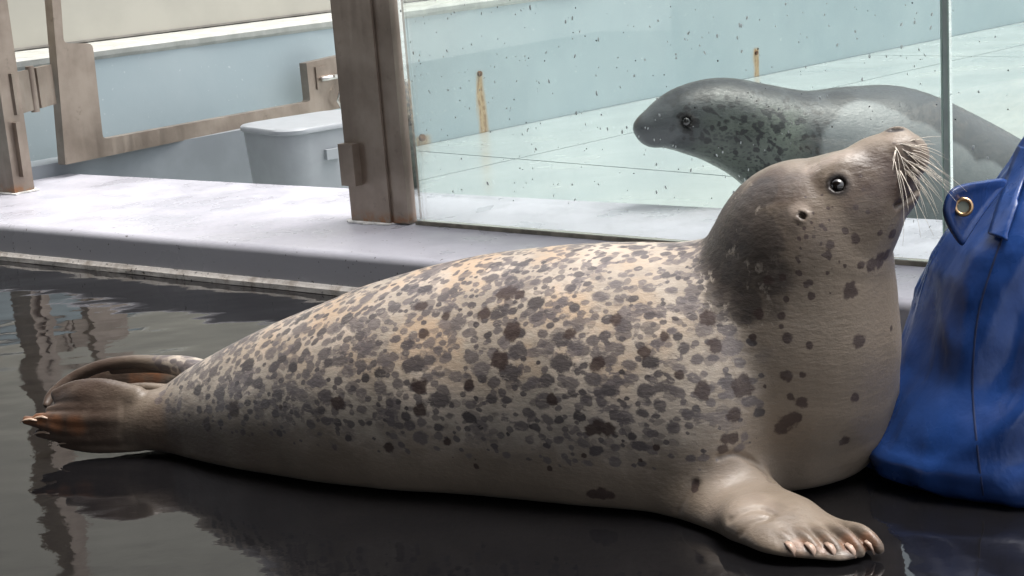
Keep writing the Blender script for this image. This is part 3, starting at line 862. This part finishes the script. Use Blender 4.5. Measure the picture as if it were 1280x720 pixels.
# --- colour fields ------------------------------------------------
hz_ = V[:, 2]
def pxof(V):
    M = np.array(rot); q = (V-np.array(O3))@M
    return 640+FPX*q[:, 0]/-q[:, 2], 360-FPX*q[:, 1]/-q[:, 2]
PX, PY = pxof(V)                      # used as a plain side-on chart of the animal
cx_ = V[:, 0]
neck_line = .30+.30*(hz_-.3)          # where the spotted mantle gives way to the plain neck
mott = sstep(hz_, .03, .21)*(1-sstep(cx_-(.36-.10*(hz_-.2)), -.13, .12))*sstep(cx_, -.80, -.66)
mott = np.maximum(mott, .9*(1-sstep(cx_, .34, .46))*sstep(hz_, .25, .34)*(1-sstep(cx_-.36, -.02, .05)))
cap = soft(V, FS, [(892, 318, 34), (905, 290, 36), (925, 262, 36), (950, 240, 30), (915, 345, 38), (945, 300, 44), (930, 380, 30), (900, 365, 26), (962, 345, 34, .85), (975, 280, 30, .55), (975, 235, 28, .5), (960, 385, 26, .6), (895, 392, 18, .6)])
# the cap is the same on the far side of the neck
cap = np.maximum(cap, (V@np.array(Cz) < np.array(HC)@np.array(Cz))*sstep(hz_, .38, .43)*(1-sstep(cx_, .36, .44))*sstep(cx_, .31, .34)*.9)
NS = [(1069,299,7),(1116,293,8),(1100,325,11),(1090,331,9),(1108,319,8),(1077,331,6),(1062,363,11),(1074,426,10),(1069,497,7),(984,470,8),(1003,469,5),(929,483,15),(922,482,10),(879,489,12),(917,518,10),(916,548,9),(906,549,7),
 (985,528,11),(976,536,9),(993,522,9),(1002,503,8),(988,496,5),(904,562,7),(984,422,7),(977,408,4),(977,395,5),(1012,432,5),(941,422,5),(894,432,10),(885,398,11),(956,483,3),(1055,551,8),(1012,353,5),(1015,370,5),
 (983,374,4),(998,341,4),(978,347,5),(960,350,7),(948,393,7),(1114,410,4),(1038,306,6),(1035,319,5),(1055,287,3),(1057,289,4),(1070,259,4),(1079,237,3),(1076,220,3),(1085,265,3),(1027,282,4),(1008,295,3),(999,342,4),(959,351,6),(1100,291,5),(1014,368,4),(1008,355,5),
 (640,415,13),(625,450,12),(637,366,12),(650,368,8),(628,367,8),(747,455,10),(770,400,8),(605,392,10),(587,481,8),(560,552,6),(525,512,9),(747,535,10),(760,536,10),(738,537,8),(752,617,9),(742,618,8),(762,619,7),(730,570,4),(687,586,4),(595,583,4),(557,395,7),
 (530,417,7),(712,417,8),(292,511,10),(258,530,8),(526,383,9),(486,559,7),(422,504,9),(351,509,4),(523,483,11),(526,512,9),(870,606,7),(868,612,6),(820,560,5),(800,575,3),(850,470,7),(690,500,8),(805,440,8),(830,420,7)]
spot = blob(V, FS, NS)
spot = np.where(spot > 0, spot, 0)
# muzzle pores
por = [(1118,179,2.2),(1126,180,2.2),(1134,181,2.2),(1121,186,2.2),(1130,188,2.2),(1117,192,2.4),(1127,196,2.2),(1136,194,2.2),(1119,203,2.4),(1129,204,2.4),(1138,203,2.2),(1126,211,2.2),(1135,212,2.2)]
SM = [(500+rnd.uniform(0, 1), 1, 1)]
spot = np.maximum(spot, blob(V, FS, por)*1.1)
fl = [(rnd.gauss(1030, 22), rnd.gauss(300, 26), rnd.uniform(1.6, 3.0)) for _ in range(34)]
spot = np.maximum(spot, blob(V, FS, fl))
# scattered coat spots over the whole mantle, largest and darkest along the flank
npr = np.random.RandomState(11)
coat = np.zeros(len(V)); coatv = np.zeros(len(V))
order = np.argsort(V[:, 0]); VX = V[order, 0]
cand = npr.permutation(np.nonzero(mott > .12)[0])[:5200]
placed = []; pr = []
for ci, vi in enumerate(cand):
    p_ = V[vi]; big_ = ci < 1500
    rr = npr.uniform(.0095, .0165) if ci < 420 else (npr.uniform(.006, .0105) if ci < 2300 else npr.uniform(.0035, .006))
    rr *= .8+.35*float(1-sstep(abs(p_[2]-.24), .0, .16))
    if placed:
        A_ = np.array(placed); d_ = np.linalg.norm((A_-p_)*np.array([.78, 1, 1]), axis=1)
        if (d_ < (np.array(pr)+rr)*(.86 if ci % 5 else .62)).any(): continue
    if npr.rand() > .25+.75*mott[vi]: continue
    placed.append(p_); pr.append(rr)
print('coat spots', len(placed))
for p_, rr in zip(placed, pr):
    w_ = rr*2.6; a, b = np.searchsorted(VX, (p_[0]-w_, p_[0]+w_)); idx = order[a:b]
    th_ = npr.uniform(-.5, .3); dx, dy, dz = (V[idx]-p_).T
    u_ = dx*math.cos(th_)+dz*math.sin(th_); v_ = -dx*math.sin(th_)+dz*math.cos(th_); st_ = npr.uniform(1.0, 1.55)
    d_ = np.sqrt((u_/st_)**2+(v_*st_**.3)**2+dy**2)/rr
    f_ = np.clip(1-.5*d_, 0, 1)*(.96 if rr > .006 else 1.02)
    up = f_ > coat[idx]; tv = npr.beta(1.3, 2.6)
    coatv[idx[up]] = tv; coat[idx] = np.maximum(coat[idx], f_)
dk = np.zeros(len(V))
for P_ in (earP, mir(earP)):
    dk = np.maximum(dk, 1-sstep(np.linalg.norm(V-np.array(P_), axis=1), .004, .0085))
for P_ in nos:
    dd = V-np.array(P_); a_ = dd@np.array(Cx); b_ = dd@np.array(Cy); c_ = dd@np.array(Cz)
    dk = np.maximum(dk, 1-sstep(np.sqrt((a_/.017)**2+(b_/.005)**2+(c_/.02)**2), .8, 1.15))
for ec, N_ in eyes:
    dk = np.maximum(dk, 1-sstep(np.linalg.norm(V-np.array(ec+N_*.0075), axis=1), .0150, .0250))
dk = np.maximum(dk, .55*soft(V, FS, [(x-1, y+1, 11) for x, y in ((989, 686), (1014, 687), (1039, 687), (1064, 688), (1088, 684))]))
dk = np.maximum(dk, .75*soft(V, FS, [(1153, 236, 9), (1146, 250, 7), (1157, 224, 6)]))
warm = sstep(hz_, .16, .30)*(1-sstep(cx_, .05, .45))
org = soft(V, FS, [(70, 530, 12, .4), (52, 524, 12, .5), (36, 524, 12, .45), (192, 468, 16, .6), (175, 470, 16, .5), (205, 468, 12, .4), (95, 532, 14, .4)])
org = np.maximum(org, soft(V, FS, [(1000, 684, 14, .35), (1030, 682, 14, .35), (1060, 680, 14, .35), (1085, 678, 14, .35), (1105, 690, 10, .45)]))
pale = soft(V, FS, [(925, 600, 40, .35), (905, 625, 36, .3), (935, 628, 36, .35), (1000, 262, 14, .55), (1016, 210, 13, .6), (1036, 197, 18, .5), (1055, 190, 14, .3), (1118, 172, 12, .3)])
brown = soft(V, FS, [(1100, 220, 46, 1.), (1125, 208, 36, .8), (1130, 238, 30, 1.), (1085, 248, 44, .8), (1062, 225, 34, .55), (1142, 190, 22, .5), (985, 235, 34, .8), (1010, 232, 28, .6), (1010, 285, 50, .45), (1075, 275, 46, .4), (960, 225, 30, .8), (975, 330, 46, .35)])
brown = np.maximum(brown, .95*(1-sstep(V[:, 0], -.86, -.68)))
brown = np.maximum(brown, soft(V, FS, [(250, 565, 60, .5), (330, 585, 60, .4), (200, 545, 50, .7), (430, 600, 60, .3)]))
brown = np.maximum(brown, soft(V, FS, [(1000, 672, 32, .5), (1060, 676, 32, .6), (1095, 682, 24, .65), (1030, 668, 30, .45), (960, 670, 28, .3), (968, 634, 18, .42), (945, 622, 14, .4), (985, 648, 18, .4), (895, 655, 28, .45), (1020, 690, 20, .4), (925, 668, 22, .3), (850, 648, 24, .3)]))
brown = np.maximum(brown, .22*(1-sstep(V[:, 2], .01, .12)))  # belly darkened toward the floor: shade put into the coat colour
fleck = 1-sstep(V[:, 0], .38, .44)
for n_, a_ in (('mottle', mott), ('cap', cap), ('spot', spot), ('warm', warm), ('dark', dk), ('orange', org), ('pale', pale), ('brown', brown), ('fleck', fleck), ('coat', coat*sstep(mott, .05, .35)), ('coatv', coatv)):
    set_attr(me, n_, a_)
seal = empty('spotted_seal', (0.0, 2.8, 0), 'large spotted seal lying on the wet dark floor with its nose raised', 'seal')
seal_mat = m_seal('seal_coat')
link('body', me, seal_mat, seal)

# eyes
M_eye = NT('eye'); M_eye = M_eye.bs(col=(.008, .006, .005), rough=.04, ior=1.5, coat=1.0, coatr=.02)
for ec, N_ in eyes:
    bm = bmesh.new(); bmesh.ops.create_uvsphere(bm, u_segments=32, v_segments=20, radius=EYR); bmesh.ops.translate(bm, verts=bm.verts, vec=ec+N_*.0005)
    bm_obj('eye', bm, M_eye, seal, True)
# claws on the near fore flipper
M_claw = m_plain('claw', (.38, .27, .21), .35, var=.12, sc=80)
def claw(root, tip, wdt, parent, mat):
    d = (tip-root).normalized(); sd_ = d.cross(Z).normalized(); u = sd_.cross(d)
    pts = [root-u*.001, root.lerp(tip, .35)+u*.0025, root.lerp(tip, .7)+u*.0015, tip-u*.003]
    bm = bmesh.new(); n = 10; rr = [wdt*.75, wdt, wdt*.85, wdt*.3]; rings = []
    for p_, r in zip(pts, rr):
        rings.append([bm.verts.new(p_+sd_*math.cos(a)*r+u*math.sin(a)*r*.55) for a in [2*math.pi*k/n for k in range(n)]])
    for i in range(3):
        for k in range(n): bm.faces.new((rings[i][k], rings[i][(k+1) % n], rings[i+1][(k+1) % n], rings[i+1][k]))
    bm.faces.new(rings[0]); bm.faces.new(rings[-1])
    return bm_obj('claw', bm, mat, parent, True)
for px, py in ((989, 686), (1014, 687), (1039, 687), (1064, 688), (1088, 684)):
    P1, N1 = FS.hit(px-6, py-9); P2, N2 = FS.hit(px+5, py+6)
    if P1 is None: continue
    if P2 is None: P2 = at_z(px+6, py+8, .012)
    claw(P1+N1*.0002, P2+(P2-P1).normalized()*.003-N1*.001, .0066, seal, M_claw)
for A, e_, Bp in ():
    d = (Bp-A).normalized()
    cv = Vector((0, -1, 0)); claw(A.lerp(Bp, .72)+Z*.0135+cv*.005, Bp+d*.008+Z*.0035+cv*.005, .0078, seal, M_claw)
M_hclaw = m_plain('hind_claw', (.42, .30, .22), .35)
for a, b, c, r, rd in toes[2:]:
    B3 = at_y(c[0]+14, c[1], c[2]-.015); C3 = at_y(c[0]-7, c[1]+1, c[2]-.006)
    claw(B3, C3, .0045, seal, M_hclaw)
# whiskers
M_wh = NT('whisker').bs(col=(.78, .71, .62), rough=.35)
def whisker(p, d, ln, r, droop, parent, mat, side=Vector((0, 0, 0))):
    bm = bmesh.new(); n = 9; pts = []; q_ = p-d*.006
    for i in range(n):
        t = i/(n-1); pts.append(q_+d*ln*t+(Vector((0, 0, -1))*droop+side)*t*t*ln)
    tube_bm(bm, pts, [r*(1-.8*i/(n-1)) for i in range(n)], 5)
    bm_obj('whisker', bm, mat, parent, True)
WR = [(1118,192,250,45),(1119,203,272,46),(1124,212,296,72),(1126,214,300,66),(1129,204,318,66),(1131,211,312,62),(1134,213,318,56),(1127,196,325,70),(1130,188,338,62),(1136,194,345,64),(1138,203,332,66),(1136,212,322,52),(1141,206,342,52),
      (1134,181,352,48),(1126,180,8,36),(1142,188,356,50),(1144,197,350,56),(1140,212,328,46),(1121,186,300,40),(1145,182,12,40),(1138,176,20,34),(1146,205,338,50)]
for px, py, an, ln in WR+[(x+rnd.uniform(-4, 3), y+rnd.uniform(-4, 4), (a+rnd.uniform(-16, 10)) if a > 60 else 350+a, l*rnd.uniform(.7, 1.05)) for x, y, a, l in WR]:
    P_, N_ = FS.hit(px, py)
    if P_ is None: continue
    m = mpp(P_); a = math.radians(an)
    d = Cx*math.cos(a)+Cy*math.sin(a)+Cz*rnd.uniform(.15, .55); d.normalize()
    whisker(P_, d, ln*m*rnd.uniform(.9, 1.25), .00085, rnd.uniform(.15, .5), seal, M_wh, side=Cx*rnd.uniform(-.25, .1))
    if rnd.random() < .6:
        whisker(mir(P_), mirn(d), ln*m, .0009, .15, seal, M_wh)
for px, py, an, ln in ((1014, 210, 60, 12), (1020, 207, 50, 14), (1024, 212, 30, 12)):
    P_, N_ = FS.hit(px, py)
    if P_ is not None:
        a = math.radians(an); whisker(P_, (Cx*math.cos(a)+Cy*math.sin(a)+Cz*.5).normalized(), ln*mpp(P_), .0005, .1, seal, M_wh)

# ================================================================== THE SEAL BEHIND THE GLASS
F2 = Field()
Y2 = 4.75
F2.ells(chain_px([(815, 157, 4.62, 21, .055), (835, 153, 4.63, 33, .08), (862, 149, 4.65, 44, .11), (900, 151, 4.68, 54, .14), (945, 166, 4.70, 62, .165), (1000, 190, 4.72, 78, .19),
                  (1060, 205, 4.76, 98, .23), (1110, 218, 4.80, 110, .25), (1180, 242, 4.86, 104, .25), (1260, 266, 4.92, 86, .22), (1340, 285, 5.0, 58, .16), (1400, 300, 5.05, 34, .10), (1440, 308, 5.08, 18, .06)], 6), .02)
F2.ells([ell(806, 160, 4.61, 15, 15, 0, .040)], .02)
F2.ells([ell(814, 174, 4.61, 13, 9, -20, .032)], .025)
e2, n2 = F2.hit(858, 152)
m2 = mpp(e2)
HC2 = at_y(860, 150, 4.65)
def mir2(p): return Vector(p)-Cz*(2*((Vector(p)-HC2).dot(Cz)))
eyes2 = []
for P_, N_ in ((e2, n2), (mir2(e2), n2-Cz*(2*n2.dot(Cz)))):
    F2.ells([(tuple(P_-N_*.008), [(1, 0, 0), (0, 1, 0), (0, 0, 1)], (.018,)*3)], .005, 'sub')
    F2.torus(tuple(P_-N_*.002), tuple(N_), .018, .003, .008)
    eyes2.append((P_-N_*.009, N_))
# fore flipper tucked down beside the chest and hind flippers beyond the bag
F2.ells(chain_px([(1010, 235, 4.60, 26, .05), (1040, 262, 4.54, 24, .04), (1075, 285, 4.50, 20, .03), (1110, 300, 4.48, 12, .02)], 6), .02)
F2.ells(chain_px([(1430, 303, 5.05, 16, .03), (1470, 300, 5.04, 20, .02), (1500, 298, 5.03, 12, .02)], 6), .01)
F2.ells(chain_px([(1430, 308, 5.12, 16, .03), (1468, 318, 5.16, 20, .02), (1498, 322, 5.18, 12, .02)], 6), .01)
F2.floor = lambda F_, z: -smin(-F_, (z-(PZ+.004)), .02) if False else F_
V2, Fc2 = F2.mesh(.010, 2)
me2 = np_mesh('far_seal_body', V2, Fc2); V2 = V2.astype(float)
set_attr(me2, 'mottle', np.clip(.8*sstep(V2[:, 0], .50, .62)*(1-sstep(V2[:, 0], .80, .98)), 0, 1)*(.3+.7*(1-sstep(V2[:, 2], .33, .42))))
set_attr(me2, 'cap', .8*soft(V2, F2, [(880, 108, 26), (840, 118, 22), (920, 106, 26), (960, 110, 24), (1000, 118, 24), (1050, 122, 22)]))
sp2 = [(rnd.uniform(830, 1035), rnd.uniform(115, 228), rnd.uniform(2.0, 4.2)) for _ in range(280)]
set_attr(me2, 'spot', blob(V2, F2, sp2)); set_attr(me2, 'warm', np.zeros(len(V2)))
d2 = np.zeros(len(V2))
for ec, N_ in eyes2: d2 = np.maximum(d2, 1-sstep(np.linalg.norm(V2-np.array(ec), axis=1), .018, .034))
nz2, _ = F2.hit(795, 150)
if nz2 is not None: d2 = np.maximum(d2, 1-sstep(np.linalg.norm(V2-np.array(nz2), axis=1), .014, .030))
set_attr(me2, 'dark', d2); 
for a_ in ('orange', 'brown', 'fleck', 'coat', 'coatv'): set_attr(me2, a_, np.zeros(len(V2)))
glass_refl = blob(V2, F2, [(1088, 158, 42), (1070, 185, 44), (1110, 175, 46), (1150, 195, 46), (1190, 218, 42), (1235, 240, 40), (1275, 262, 36), (1320, 280, 34), (1160, 240, 50), (1110, 230, 50)])  # reflection in the glass, painted into the coat as a pale patch
set_attr(me2, 'pale', sstep(glass_refl, .46, .54)*.85)
fseal = empty('grey_seal', (1.2, 4.8, PZ), 'dark grey seal lying in the pale blue pool behind the glass, head to the left', 'seal')
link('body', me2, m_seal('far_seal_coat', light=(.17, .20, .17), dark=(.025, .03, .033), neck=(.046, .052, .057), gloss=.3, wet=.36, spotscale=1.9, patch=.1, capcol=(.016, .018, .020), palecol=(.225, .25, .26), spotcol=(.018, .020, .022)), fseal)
for ec, N_ in eyes2:
    bm = bmesh.new(); bmesh.ops.create_uvsphere(bm, u_segments=24, v_segments=14, radius=.0145); bmesh.ops.translate(bm, verts=bm.verts, vec=ec-N_*.001)
    bm_obj('eye', bm, M_eye, fseal, True)
for k in range(0):
    P_, N_ = F2.hit(805+rnd.uniform(-4, 8), 172+rnd.uniform(-6, 8))
    if P_ is None: continue
    a = math.radians(rnd.uniform(255, 300)); whisker(P_, (Cx*math.cos(a)+Cy*math.sin(a)+Cz*.5).normalized(), .07, .0011, .1, fseal, M_wh)

# ================================================================== BLUE VINYL BAG
M_vin = m_vinyl()
bag = empty('blue_bag', (.88, 2.69, 0), 'shiny blue vinyl bag with a brass grommet flap standing at the right by the seal', 'bag')
YB = 2.66
lft = [(1092, 640), (1064, 606), (1052, 572), (1070, 535), (1099, 500), (1130, 460), (1146, 420), (1158, 380), (1172, 340), (1196, 304), (1230, 272), (1262, 240), (1290, 207), (1314, 170), (1340, 135), (1368, 100)]
zs, xl = [], []
for px, py in lft:
    p_ = at_y(px, py, YB); zs.append(max(p_.z, 0.0)); xl.append(p_.x)
zs[0] = .002; zs[1] = .02; zs[2] = .055
lz = np.linspace(0.002, zs[-1], 70); lx = np.interp(lz, zs, xl)
bm = bmesh.new(); N = 160; rings = []
for i, z_ in enumerate(lz):
    t = i/(len(lz)-1)
    xr = 1.24+.06*t; cx = (lx[i]+xr)/2; rx_ = (xr-lx[i])/2; ry_ = .290*(1-.36*t)*(1-.07*math.exp(-z_/.02)); cy = 2.675+.06*t
    ring = []
    for k in range(N):
        a = 2*math.pi*k/N
        fold = .026*t*math.sin(5*a+1.2+1.5*t)+.020*math.sin(3*a+4*t+.6)*(.3+t)+.008*math.sin(11*a-3*t)*t**1.3
        fold += .014*math.exp(-((a-(3.75+.35*t))/.10)**2)*sstep(t, .1, .5) - .018*math.exp(-((a-(3.95+.30*t))/.09)**2)*sstep(t, .05, .4)
        fold += .010*math.exp(-((a-(4.35-.55*t))/.07)**2)*sstep(t, .0, .4)*(1-sstep(t, .7, 1))
        fold += .006*math.sin(26*t+3*math.sin(2*a))*math.exp(-((t-.18)/.16)**2)
        s_ = 1+fold/.3*(1-.9*math.exp(-((a-math.pi)/.45)**2))
        nv = Vector((math.cos(a)*2.2, math.sin(a)*2.2, z_*4.2+1.5*math.sin(a*2)))
        s_ += .042*(mnoise.ridged_multi_fractal(nv*.9, .9, 2.1, 4, 1.0, 2.0)-.95)*(1-.7*math.exp(-((a-math.pi)/.3)**2))+.012*mnoise.noise(nv*5)
        ca, sa = math.cos(a), math.sin(a)
        ring.append(bm.verts.new((cx+rx_*ca*s_, cy+ry_*sa*s_, z_)))
    rings.append(ring)
for i in range(len(rings)-1):
    for k in range(N): bm.faces.new((rings[i][k], rings[i][(k+1) % N], rings[i+1][(k+1) % N], rings[i+1][k]))
bm.faces.new(rings[0])
o = bm_obj('bag_body', bm, M_vin, bag, True)
sm = o.modifiers.new('thickness', 'SOLIDIFY'); sm.thickness = .003; sm.offset = -1
bag_me = o.data
bvh = BVHTree.FromPolygons([v.co.copy() for v in bag_me.vertices], [tuple(p_.vertices) for p_ in bag_me.polygons])
def on_bag(px, py, lift=.002):
    d = ray(px, py).normalized(); h = bvh.ray_cast(O3, d)
    if h[0] is None: return None, None
    n_ = h[1] if h[1].dot(d) < 0 else -h[1]
    return h[0]+n_*lift, n_
# grommet flap: a leaf of doubled vinyl standing off the bag
FY = 2.50
fo = [(1183, 247), (1190, 237), (1205, 231), (1228, 227), (1250, 224), (1258, 227), (1252, 236), (1238, 254), (1222, 276), (1209, 296), (1202, 306), (1193, 296), (1184, 280), (1179, 263)]
fc = at_y(1212, 262, FY)
def flapP(px, py):
    u = (px-1180)/75
    return at_y(px, py, FY+.10*u-.015*math.sin(3*u))
q = catmull([(a, b, 0) for a, b in fo+[fo[0]]], 3)[:-1, :2]
bm = bmesh.new(); inner = []; cen = bm.verts.new(flapP(1210, 262)); layers = []
for s_ in (.25, .5, .75, .92, 1.0):
    layers.append([bm.verts.new(flapP(1210+(x-1210)*s_, 262+(y-262)*s_)+Cz*(.006 if s_ in (.92,) else 0)) for x, y in q])
n = len(q)
for k in range(n): bm.faces.new((cen, layers[0][k], layers[0][(k+1) % n]))
for i in range(len(layers)-1):
    for k in range(n): bm.faces.new((layers[i][k], layers[i+1][k], layers[i+1][(k+1) % n], layers[i][(k+1) % n]))
flap = bm_obj('flap', bm, M_vin, bag, True)
sm = flap.modifiers.new('thickness', 'SOLIDIFY'); sm.thickness = .004; sm.offset = 0
M_brass = m_plain('brass', (.55, .36, .20), .28, .95, var=.15, sc=60, bump=.1)
gp_ = flapP(1202, 259)+Cz*.010; gnrm = (Cz*.9-Cx*.3).normalized()
bm = bmesh.new(); torus_bm(bm, gp_, gnrm, .0125, .0036); bm_obj('grommet', bm, M_brass, flap, True)
cyl('grommet_hole', gp_-gnrm*.003, gnrm, .0095, .004, m_plain('grommet_inside', (.20, .22, .18), .6), flap, 20, 0)
# strap with stitched patch, running up the bag
def strip_on_bag(name, path, wpx, lift, mat, parent, th=.004):
    bm = bmesh.new(); Lr = []
    q = catmull([(a, b, 0) for a, b in path], 6)[:, :2]
    for i in range(len(q)):
        a = q[max(i-1, 0)]; b = q[min(i+1, len(q)-1)]; t = (b-a)/np.linalg.norm(b-a); nn = np.array((-t[1], t[0]))
        row = []
        for s_ in (-1, -.5, 0, .5, 1):
            x, y = q[i]+nn*wpx*s_/2
            p_, n_ = on_bag(x, y, lift)
            if p_ is None: break
            row.append(bm.verts.new(p_))
        if len(row) == 5: Lr.append(row)
    for i in range(len(Lr)-1):
        for j in range(4): bm.faces.new((Lr[i][j], Lr[i][j+1], Lr[i+1][j+1], Lr[i+1][j]))
    o = bm_obj(name, bm, mat, parent, True)
    sm = o.modifiers.new('thickness', 'SOLIDIFY'); sm.thickness = th; sm.offset = 1 if False else 0
    return o
M_vin2 = m_plain('blue_webbing', (.010, .028, .12), .5, var=.2, sc=40, bump=.3)
strip_on_bag('strap', [(1250, 300), (1258, 275), (1268, 245), (1279, 215), (1290, 190)], 22, .010, M_vin, bag)
M_seam = m_plain('seam_thread', (.005, .014, .06), .75, bump=.1)
strip_on_bag('seam', [(1232, 640), (1222, 560), (1216, 480), (1222, 400), (1238, 340), (1256, 290), (1275, 240)], 2.2, .0006, M_seam, bag, .001)
